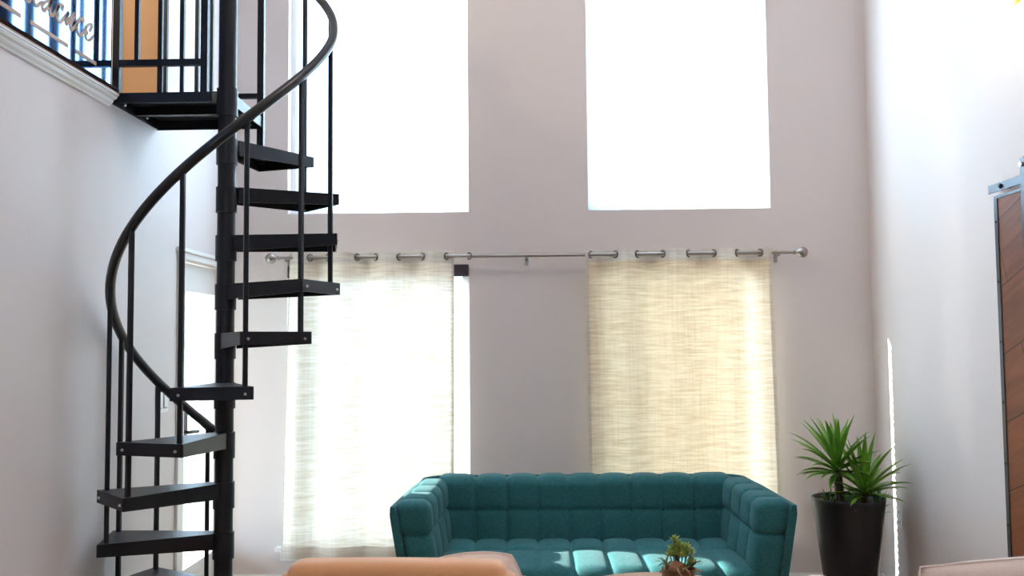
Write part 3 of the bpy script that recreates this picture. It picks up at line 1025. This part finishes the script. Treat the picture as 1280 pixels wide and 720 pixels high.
# outer shell wrapping back and sides: plain fabric, 45 mm thick
def shell_path(h):
    """plan points (x offset from the middle, y) of the shell's centre line; h 0 bottom, 1 top"""
    o = 0.092 * h
    f = [(0.850 + o, 4.428), (0.842 + o, 4.55), (0.828 + o, 4.75), (0.813 + o, 4.95), (0.795 + o, 5.10)]
    yb = 5.285 + 0.065 * h
    rad = 0.13
    cx, cy = f[-1][0] - rad, yb - rad
    arc = [(cx + rad * math.cos(t), cy + rad * math.sin(t)) for t in [PI / 2 * q / 6 for q in range(1, 7)]]
    half = f + arc
    return [(-x, y) for x, y in half] + [(x, y) for x, y in half[::-1]]
mb = MB()
nh = 14
rows = []
for side in (0, 1):
    for i in range(nh + 1):
        h = i / nh
        pth = shell_path(h)
        ring = []
        for q, (x, y) in enumerate(pth):
            a = Vector(pth[max(q - 1, 0)])
            b = Vector(pth[min(q + 1, len(pth) - 1)])
            t = (b - a).normalized()
            nrm = Vector((-t.y, t.x))            # points outward for this winding
            th = 0.019 * (1 - 0.5 * max(0, (h - 0.9) / 0.1) ** 2)
            p = Vector((x, y)) + nrm * (th if side == 0 else -th)
            # top edge dips a little toward the fronts of the arms
            zt = 0.738 + 0.020 * min(1.0, max(0.0, (y - 4.45) / 0.6))
            ring.append(mb.bm.verts.new((SX + p.x, p.y, 0.185 + (zt - 0.185) * h)))
        rows.append(ring)
O, I = rows[:nh + 1], rows[nh + 1:]
npth = len(O[0])
for i in range(nh):
    for q in range(npth - 1):
        mb.bm.faces.new((O[i][q], O[i][q + 1], O[i + 1][q + 1], O[i + 1][q]))
        mb.bm.faces.new((I[i][q], I[i + 1][q], I[i + 1][q + 1], I[i][q + 1]))
    for q in (0, npth - 1):
        mb.bm.faces.new((O[i][q], O[i + 1][q], I[i + 1][q], I[i][q]))
for q in range(npth - 1):
    mb.bm.faces.new((O[nh][q], O[nh][q + 1], I[nh][q + 1], I[nh][q]))
    mb.bm.faces.new((O[0][q], I[0][q], I[0][q + 1], O[0][q + 1]))
mb.build('outer_shell', M['teal'], sofa, smooth=True)
MB().cbox(SX - 0.82, SX + 0.82, 4.46, 5.27, 0.17, 0.275, 0.02).build('base', M['teal_dark'], sofa, smooth=True)
for sx in (-1, 1):
    for yy in (4.55, 5.17):
        MB().lathe([(0.014, 0), (0.024, 0.17)], 14, (SX + sx * 0.74, yy, 0)).build('leg', M['dark_wood'], sofa, smooth=True)
for s in seam_x:
    zz = 0.602
    MB().sphere((SX + s, 5.155 - 0.0755 + 0.16 * 0.227, zz), 0.008, 6, 1, 0.5, 1).build('button', M['teal_dark'], sofa, smooth='full')

# ------------------------------------------------------------------ potted palm
PXc, PYc = 1.758, 5.375
palm = thing('potted_palm', 'spiky green palm in a tall black planter in the corner', 'potted plant', (PXc, PYc, 0))
MB().lathe([(0.122, 0.0), (0.126, 0.006), (0.192, 0.55), (0.198, 0.600), (0.201, 0.612), (0.199, 0.618), (0.190, 0.618), (0.185, 0.60), (0.182, 0.575)], 48, (PXc, PYc, 0)).build('planter', M['pot'], palm, smooth=True)
mb = MB()
def soilfn(u, v):
    r, t = 0.181 * u, 2 * PI * v
    x, y = r * math.cos(t), r * math.sin(t)
    return Vector((PXc + x, PYc + y, 0.592 + 0.012 * mnoise.noise(Vector((x * 25, y * 25, 3.0))) * (1 - u * u) + 0.012 * (1 - u)))
mb.grid(10, 32, soilfn)
bmesh.ops.remove_doubles(mb.bm, verts=list(mb.bm.verts), dist=1e-5)
mb.build('soil', M['soil'], palm, smooth='full')

def leaf(mb, base, d, up, length, width, droop, fold=0.35, n=9):
    """a strap leaf: starts along d, bends toward the ground by droop"""
    d = Vector(d).normalized()
    side = d.cross(Vector(up))
    if side.length < 1e-4:
        side = Vector((1, 0, 0))
    side.normalize()
    p = Vector(base)
    rows = []
    for i in range(n + 1):
        t = i / n
        w = width * (0.55 + 1.3 * t - 0.9 * t * t) * (1 - t ** 3.2) if t < 1 else 0.0004
        nn = side.cross(d).normalized()
        rows.append([mb.bm.verts.new(p - side * w / 2 + nn * w * fold), mb.bm.verts.new(p), mb.bm.verts.new(p + side * w / 2 + nn * w * fold)])
        step = length / n
        p = p + d * step
        d = (d + Vector((0, 0, -1)) * droop * t * 2.0 / n).normalized()
    for a, b in zip(rows, rows[1:]):
        mb.bm.faces.new((a[0], a[1], b[1], b[0]))
        mb.bm.faces.new((a[1], a[2], b[2], b[1]))

def rosette(c, n, length, width, spread, seed, lean=(0, 0)):
    rnd = random.Random(seed)
    mb = MB()
    for i in range(n):
        q = i / n
        az = i * 2.39996 + rnd.uniform(-0.2, 0.2)
        el = R(86 - spread * q ** 0.8 + rnd.uniform(-6, 6))
        d = Vector((math.cos(az) * math.cos(el) + lean[0], math.sin(az) * math.cos(el) + lean[1], math.sin(el)))
        ln = length * (0.72 + 0.33 * math.sin(PI * min(1, q + 0.25))) * rnd.uniform(0.88, 1.1)
        b = Vector(c) + Vector((math.cos(az), math.sin(az), 0)) * 0.012 + Vector((0, 0, -0.07 * q))
        leaf(mb, b, d, (0, 0, 1), ln, width * rnd.uniform(0.85, 1.15), rnd.uniform(0.15, 0.5) + 0.35 * q)
    return mb

cA = (PXc - 0.062, PYc - 0.01, 0.815)
cB = (PXc + 0.075, PYc - 0.06, 0.695)
MB().tube([(PXc - 0.045, PYc, 0.575), (PXc - 0.05, PYc, 0.68), (cA[0], cA[1], cA[2] + 0.02)], lambda t: 0.026 - 0.004 * t, 12).build('trunk', M['bark'], palm, smooth=True)
MB().tube([(PXc + 0.06, PYc - 0.05, 0.575), (cB[0], cB[1], cB[2] + 0.01)], lambda t: 0.024 - 0.004 * t, 12).build('trunk', M['bark'], palm, smooth=True)
rosette(cA, 50, 0.285, 0.036, 92, 5, (-0.12, -0.02)).build('foliage', M['leaf'], palm, smooth='full')
rosette(cB, 44, 0.285, 0.034, 88, 11, (0.14, 0.06)).build('foliage', M['leaf'], palm, smooth='full')
for x, y, sd, ln in ((-0.135, -0.07, 3, 0.085), (-0.03, -0.135, 8, 0.095), (0.13, -0.09, 9, 0.10)):
    rosette((PXc + x, PYc + y, 0.605), 20, ln, 0.013, 70, sd).build('grass_tuft', M['leaf_dark'], palm, smooth='full')

# ------------------------------------------------------------------ sliding barn door on the right wall
bd = thing('barn_door', 'sliding barn door of slanted brown planks in a black frame on the right wall', 'door', (XR - 0.03, 3.55, 0.02))
bx0, bx1 = XR - 0.052, XR - 0.014
by0, by1, bz0, bz1 = 3.02, 4.124, 0.02, 2.128
MB().box(bx0 + 0.004, bx1 - 0.004, by0 + 0.008, by1 - 0.008, bz0 + 0.01, bz1 - 0.01).build('plank_panel', M['planks'], bd)
fr = MB()
fr.box(bx0, bx1, by1 - 0.028, by1, bz0, bz1).box(bx0, bx1, by0, by0 + 0.028, bz0, bz1)
fr.box(bx0, bx1, by0 + 0.028, by1 - 0.028, bz0, bz0 + 0.03).box(bx0, bx1, by0 + 0.028, by1 - 0.028, bz1 - 0.012, bz1)
dfr = fr.build('steel_frame', M['steel'], bd)
for i in range(8):
    z = 0.18 + i * 0.262
    for xx in (bx0 + 0.012,):
        m = Matrix.Translation((xx, by1, z)) @ Matrix.Rotation(-PI / 2, 4, 'X')
        MB().lathe([(0.005, -0.001), (0.005, 0.002), (0.003, 0.004)], 10, mtx=m).build('rivet', M['black'], dfr)
    m = Matrix.Translation((bx0, by1 - 0.014, z)) @ Matrix.Rotation(-PI / 2, 4, 'Y')
    MB().lathe([(0.005, -0.001), (0.005, 0.002), (0.003, 0.004)], 10, mtx=m).build('rivet', M['black'], dfr)
tk = thing('barn_door_track', 'flat steel sliding track bolted to the right wall above the plank door', 'door track', (XR, 3.2, 2.168))
tx0, tx1 = XR - 0.040, XR - 0.033
MB().box(tx0, tx1, 2.2, 4.195, 2.149, 2.187).build('track_bar', M['steel'], tk, bevel=0.0015)
for y in (2.3, 2.75, 3.2, 3.65, 4.08):
    m = Matrix.Translation((XR, y, 2.168)) @ Matrix.Rotation(-PI / 2, 4, 'Y')
    MB().lathe([(0.012, 0.0), (0.012, 0.033)], 16, mtx=m).build('standoff', M['chrome'], tk, smooth=True)
    MB().lathe([(0.011, 0.040), (0.011, 0.045), (0.006, 0.050)], 6, mtx=m).build('track_bolt', M['black'], tk)
for y in (3.28, 3.86):
    m = Matrix.Translation((XR - 0.0365, y, 2.222)) @ Matrix.Rotation(-PI / 2, 4, 'Y')
    w = MB().lathe([(0.036, -0.012), (0.036, -0.005), (0.030, -0.004), (0.030, 0.004), (0.036, 0.005), (0.036, 0.012)], 28, mtx=m).build('roller', M['black'], bd, smooth=True)
    MB().box(XR - 0.060, XR - 0.054, y - 0.02, y + 0.02, 1.86, 2.25).build('hanger_strap', M['steel'], bd, bevel=0.0015)
    MB().lathe([(0.010, 0.012), (0.010, 0.032)], 10, mtx=m).build('roller_axle', M['bolt'], bd)

# wall sconce high on the right wall
sc = thing('wall_sconce', 'glowing brass wall sconce with pale glass panels high on the right wall', 'wall lamp', (XR, 3.97, 2.85))
MB().cbox(XR - 0.018, XR, 3.93, 4.01, 2.93, 3.13, 0.005).build('back_plate', M['brass'], sc)
MB().tube([(XR - 0.015, 3.97, 3.03), (XR - 0.09, 3.97, 3.05), (XR - 0.10, 3.97, 2.99)], 0.009, 10).build('arm', M['brass'], sc, smooth=True)
MB().lathe([(0.028, 0), (0.028, 0.022), (0.014, 0.04)], 20, (XR - 0.10, 3.97, 2.962)).build('lamp_holder', M['brass'], sc, smooth=True)
gm = MB()
for k in range(4):
    m = Matrix.Translation((XR - 0.10, 3.97, 0)) @ Matrix.Rotation(PI / 2 * k + PI / 4 * 0, 4, 'Z')
    gm.box(0.058, 0.062, -0.060, 0.060, 2.835, 3.06, m)
gm.build('glass_shade', M['shade'], sc)
MB().sphere((XR - 0.10, 3.97, 2.92), 0.026, 10, 1, 1, 1.3).build('bulb', M['shade'], sc, smooth='full')

# ------------------------------------------------------------------ coffee table and its planter
TX, TY, TZ = 0.47, 3.64, 0.540
tb = thing('coffee_table', 'low round pinkish wood coffee table in front of the sofa', 'table', (TX, TY, 0))
MB().lathe([(0.325, -0.030), (0.348, -0.022), (0.352, -0.006), (0.346, 0.0)], 64, (TX, TY, TZ)).build('tabletop', M['table_wood'], tb, smooth=True)
for k in range(3):
    t = 2 * PI * k / 3 + 0.5
    MB().tube([(TX + 0.29 * math.cos(t), TY + 0.29 * math.sin(t), 0), (TX + 0.20 * math.cos(t), TY + 0.20 * math.sin(t), TZ - 0.028)], lambda q: 0.014 + 0.008 * q, 12).build('leg', M['dark_wood'], tb, smooth=True)
BX, BY = 0.553, 3.74
sp = thing('succulent_planter', 'small brown bowl of succulents and air plants on the coffee table', 'potted plant', (BX, BY, TZ))
MB().lathe([(0.045, 0.001), (0.058, 0.012), (0.066, 0.045), (0.066, 0.075), (0.062, 0.077), (0.060, 0.060)], 32, (BX, BY, TZ)).build('bowl', M['bowl'], sp, smooth=True)
mb = MB().lathe([(0.001, 0.063), (0.0605, 0.060)], 24, (BX, BY, TZ), cap=False)
mb.build('soil', M['soil'], sp)
dw = MB()
dw.sphere((BX - 0.012, BY - 0.02, TZ + 0.082), 0.030, 10, 1.15, 0.9, 0.85)
for v in dw.bm.verts:
    nv = mnoise.noise(v.co * 45.0) * 0.010
    v.co += (v.co - Vector((BX - 0.012, BY - 0.02, TZ + 0.082))).normalized() * nv
rnd = random.Random(4)
for i in range(6):
    a = rnd.uniform(0, 2 * PI)
    pts = [Vector((BX, BY - 0.01, TZ + 0.075))]
    for q in range(5):
        a += rnd.uniform(-0.7, 0.7)
        pts.append(pts[-1] + Vector((math.cos(a) * 0.017, math.sin(a) * 0.012 - 0.003, 0.010 * math.sin(q * 1.3) - 0.002)))
    dw.tube(pts, lambda t: 0.006 - 0.003 * t, 8)
dw.build('driftwood', M['driftwood'], sp, smooth='full')

def succulent(c, n, size, seed, mat):
    rnd = random.Random(seed)
    mb = MB()
    for i in range(n):
        q = i / n
        a = i * 2.4
        el = R(80 - 70 * q)
        d = Vector((math.cos(a) * math.cos(el), math.sin(a) * math.cos(el), math.sin(el)))
        leaf(mb, Vector(c) + d * 0.002, d, (0, 0, 1), size * rnd.uniform(0.8, 1.15), size * 0.5, -0.3, 0.25, 5)
    return mb.build('succulent', mat, sp, smooth='full')
rnd = random.Random(12)
st = MB()
for i, (x, y, z, s) in enumerate([(-0.014, 0.0, 0.186, 0.020), (0.002, -0.01, 0.165, 0.024), (-0.020, 0.005, 0.150, 0.022), (0.018, 0.0, 0.150, 0.022), (0.036, 0.0, 0.155, 0.020),
                                  (-0.008, -0.014, 0.135, 0.026), (0.014, -0.016, 0.128, 0.026), (-0.030, 0.01, 0.125, 0.024), (0.034, 0.006, 0.128, 0.022), (0.052, 0.0, 0.140, 0.018), (-0.002, 0.012, 0.118, 0.028), (0.044, -0.02, 0.100, 0.022)]):
    succulent((BX + x, BY + y, TZ + z - 0.008), 14, s * 1.35, 30 + i, M['succ'])
    st.tube([(BX + x * 0.5, BY + y * 0.5, TZ + 0.06), (BX + x, BY + y, TZ + z - 0.006)], 0.0025, 6)
st.build('stem', M['bark'], sp)
def airplant(c, n, ln, seed, lean):
    rnd = random.Random(seed)
    mb = MB()
    for i in range(n):
        a = i * 2.4 + rnd.uniform(-.3, .3)
        el = R(rnd.uniform(0, 75))
        d = Vector((math.cos(a) * math.cos(el) + lean, math.sin(a) * math.cos(el), math.sin(el)))
        leaf(mb, c, d, (0, 0, 1), ln * rnd.uniform(0.6, 1.2), 0.0065, rnd.uniform(0.8, 2.4), 0.3, 8)
    return mb.build('air_plant', M['airplant'], sp, smooth='full')
airplant((BX - 0.050, BY - 0.015, TZ + 0.088), 26, 0.058, 3, -0.25)
airplant((BX + 0.050, BY - 0.020, TZ + 0.085), 24, 0.062, 6, 0.25)

# ------------------------------------------------------------------ armchairs in front
def armchair(loc, rz, width, height, mat, label, cushion_mat):
    t = thing('armchair', label, 'armchair', loc, 'armchairs facing the sofa')
    m = Matrix.Translation(loc) @ Matrix.Rotation(rz, 4, 'Z')
    hw = width / 2
    # backrest: rounded upper corners, seen from behind; y = 0 is its back face, the seat is toward +y
    V, F, NN = rbox_pts(width, 0.15, height - 0.22, 0.055, (40, 10, 30))
    mb = MB()
    cr = 0.085
    vs = []
    hz = (height - 0.22) / 2
    for p in V:
        x, y, z = p
        ex, ez = abs(x) - (hw - cr), z - (hz - cr)
        if ex > 0 and ez > 0:
            d = math.hypot(ex, ez)
            mx = max(ex, ez)
            if d > 0:
                k = mx / d
                x = math.copysign(hw - cr + ex * k, x)
                z = hz - cr + ez * k
        crown = 0.006 * (1 - (x / hw) ** 2) * max(0, z / hz)
        vs.append(mb.bm.verts.new(m @ Vector((x, 0.075 + y - 0.10 * (z + hz) * 0.5 + 0.05, 0.22 + hz + z + crown))))
    for f in F:
        mb.bm.faces.new([vs[i] for i in f])
    mb.build('backrest', mat, t, smooth='full')
    # piping around the rim of the back
    # arms
    for s in (-1, 1):
        V, F, NN = rbox_pts(0.13, 0.66, 0.36, 0.05, (8, 22, 12))
        a = MB()
        vv = [a.bm.verts.new(m @ Vector((p.x + s * (hw - 0.035), 0.46 + p.y, 0.41 + p.z))) for p in V]
        for f in F:
            a.bm.faces.new([vv[i] for i in f])
        a.build('armrest', mat, t, smooth='full')
    V, F, NN = rbox_pts(width - 0.20, 0.60, 0.17, 0.05, (20, 20, 8))
    a = MB()
    vv = [a.bm.verts.new(m @ Vector((p.x, 0.50 + p.y, 0.330 + p.z + 0.015 * (1 - (2 * p.x / width) ** 2)))) for p in V]
    for f in F:
        a.bm.faces.new([vv[i] for i in f])
    a.build('seat_cushion', cushion_mat, t, smooth='full')
    a = MB()
    a.cbox(-hw + 0.05, hw - 0.05, 0.12, 0.76, 0.19, 0.275, 0.015)
    for v in a.bm.verts:
        v.co = m @ v.co
    a.build('frame', M['dark_wood'], t)
    for sx in (-1, 1):
        for yy in (0.14, 0.72):
            MB().lathe([(0.013, 0), (0.022, 0.195)], 12, tuple(m @ Vector((sx * (hw - 0.10), yy, 0)))).build('leg', M['dark_wood'], t, smooth=True)
    return t, m

def pillow(name, m, w, h, th, mat, label, seed, round_=0.30, rumple=0.006):
    t = thing(name, label, 'cushion', tuple(m.translation), 'cushions in the armchairs')
    mb = MB()
    n = 26
    def face(sgn):
        def fn(u, v):
            a, b = u * 2 - 1, v * 2 - 1
            e = (1 - abs(a) ** 2.6) * (1 - abs(b) ** 2.6)
            puff = th * 0.5 * max(0, e) ** 0.55
            pin = math.sqrt(1 - round_ * a * a)
            pinx = math.sqrt(1 - round_ * b * b)
            wr = rumple * mnoise.noise(Vector((a * 3 + seed, b * 3, sgn))) * e
            return m @ Vector((a * w / 2 * pinx, sgn * (puff + wr), h / 2 + b * h / 2 * pin))
        return fn
    mb.grid(n, n, face(1))
    mb.grid(n, n, face(-1))
    bmesh.ops.remove_doubles(mb.bm, verts=list(mb.bm.verts), dist=2e-4)
    mb.build('cover', mat, t, smooth='full')
    # stitched edge
    ring = []
    for q in range(80):
        k = q / 20
        side, f = int(k), (k - int(k)) * 2 - 1
        a, b = ((f, -1), (1, f), (-f, 1), (-1, -f))[side]
        pin = math.sqrt(1 - round_ * a * a)
        pinx = math.sqrt(1 - round_ * b * b)
        ring.append(m @ Vector((a * w / 2 * pinx, 0, h / 2 + b * h / 2 * pin)))
    MB().tube(ring, 0.004, 6, closed=True).build('piping', mat, t, smooth='full')
    return t

armchair((-0.463, 3.0, 0), R(-2), 0.79, 0.793, M['pink'], 'tan pink armchair seen from behind, beside the spiral staircase', M['pink_pale'])
pillow('cushion', Matrix.Translation((-0.225, 3.27, 0.424)) @ Matrix.Rotation(R(6), 4, 'Z') @ Matrix.Rotation(R(10), 4, 'X') @ Matrix.Rotation(R(-7), 4, 'Y'), 0.41, 0.375, 0.19, M['pink_pale'],
       'pale pink cushion propped in the armchair beside the spiral staircase', 1.0)
armchair((1.565, 3.05, 0), R(9), 0.80, 0.69, M['pink_pale'], 'pale pink armchair in front of the barn door', M['pink_pale'])
pillow('cushion', Matrix.Translation((1.588, 3.26, 0.452)) @ Matrix.Rotation(R(6), 4, 'Z') @ Matrix.Rotation(R(12), 4, 'X') @ Matrix.Rotation(R(-2.5), 4, 'Y'), 0.66, 0.325, 0.20, M['pink_pale'],
       'wide rumpled pale pink cushion in the armchair by the barn door', 5.0, 0.07, 0.014)

# ------------------------------------------------------------------ light
w = bpy.data.worlds.new('sky')
SC.world = w
w.use_nodes = True
nt = w.node_tree
bg = nt.nodes['Background']
bg.inputs[0].default_value = (0.55, 0.77, 1.0, 1)
bg.inputs[1].default_value = 8.2

def lamp(kind, name, loc, energy, col, **kw):
    l = bpy.data.lights.new(name, kind)
    l.energy = energy
    l.color = col
    for k, v in kw.items():
        setattr(l, k, v)
    o = bpy.data.objects.new(name, l)
    o.location = loc
    COL.objects.link(o)
    return o
AZ, EL = R(68.5), R(23.5)
sd = Vector((math.sin(AZ) * math.cos(EL), -math.cos(AZ) * math.cos(EL), -math.sin(EL)))
sun = lamp('SUN', 'sun', (-6, 9, 5), 22, (1.0, 0.95, 0.86), angle=R(0.6))
sun.rotation_euler = sd.to_track_quat('-Z', 'Y').to_euler()
lamp('POINT', 'loft_lamp', (-3.0, 3.2, 4.3), 75, (1.0, 0.86, 0.68), shadow_soft_size=0.12)
lamp('POINT', 'unseen_fill_light', (0.15, 3.0, 4.85), 36, (1.0, 0.88, 0.82), shadow_soft_size=0.25)  # added fill without a fixture, brightens the window wall
lamp('POINT', 'sconce_bulb', (XR - 0.10, 3.97, 2.92), 1.2, (1.0, 0.75, 0.45), shadow_soft_size=0.03)

# ------------------------------------------------------------------ camera
f_px, pitch, yaw, roll = 1164.58, 0.0601, 0.0246, 0.0092
fw = Vector((-math.sin(yaw) * math.cos(pitch), math.cos(yaw) * math.cos(pitch), math.sin(pitch)))
r0 = Vector((math.cos(yaw), math.sin(yaw), 0))
u0 = r0.cross(fw)
rv = math.cos(roll) * r0 - math.sin(roll) * u0
uv = math.sin(roll) * r0 + math.cos(roll) * u0
cd = bpy.data.cameras.new('camera')
cam = bpy.data.objects.new('camera', cd)
COL.objects.link(cam)
cam.matrix_world = Matrix(((rv.x, uv.x, -fw.x, 0.0), (rv.y, uv.y, -fw.y, 0.0), (rv.z, uv.z, -fw.z, 1.5), (0, 0, 0, 1)))
cd.sensor_width = 36.0
cd.lens = f_px / 1280 * 36.0
cd.clip_start = 0.05
cd.dof.use_dof = True
cd.dof.focus_distance = 4.6
cd.dof.aperture_fstop = 2.8
SC.camera = cam

SC.view_settings.view_transform = 'Standard'
SC.view_settings.look = 'None'
SC.view_settings.exposure = 0.53
SC.view_settings.gamma = 1.0
SC.view_settings.use_curve_mapping = False
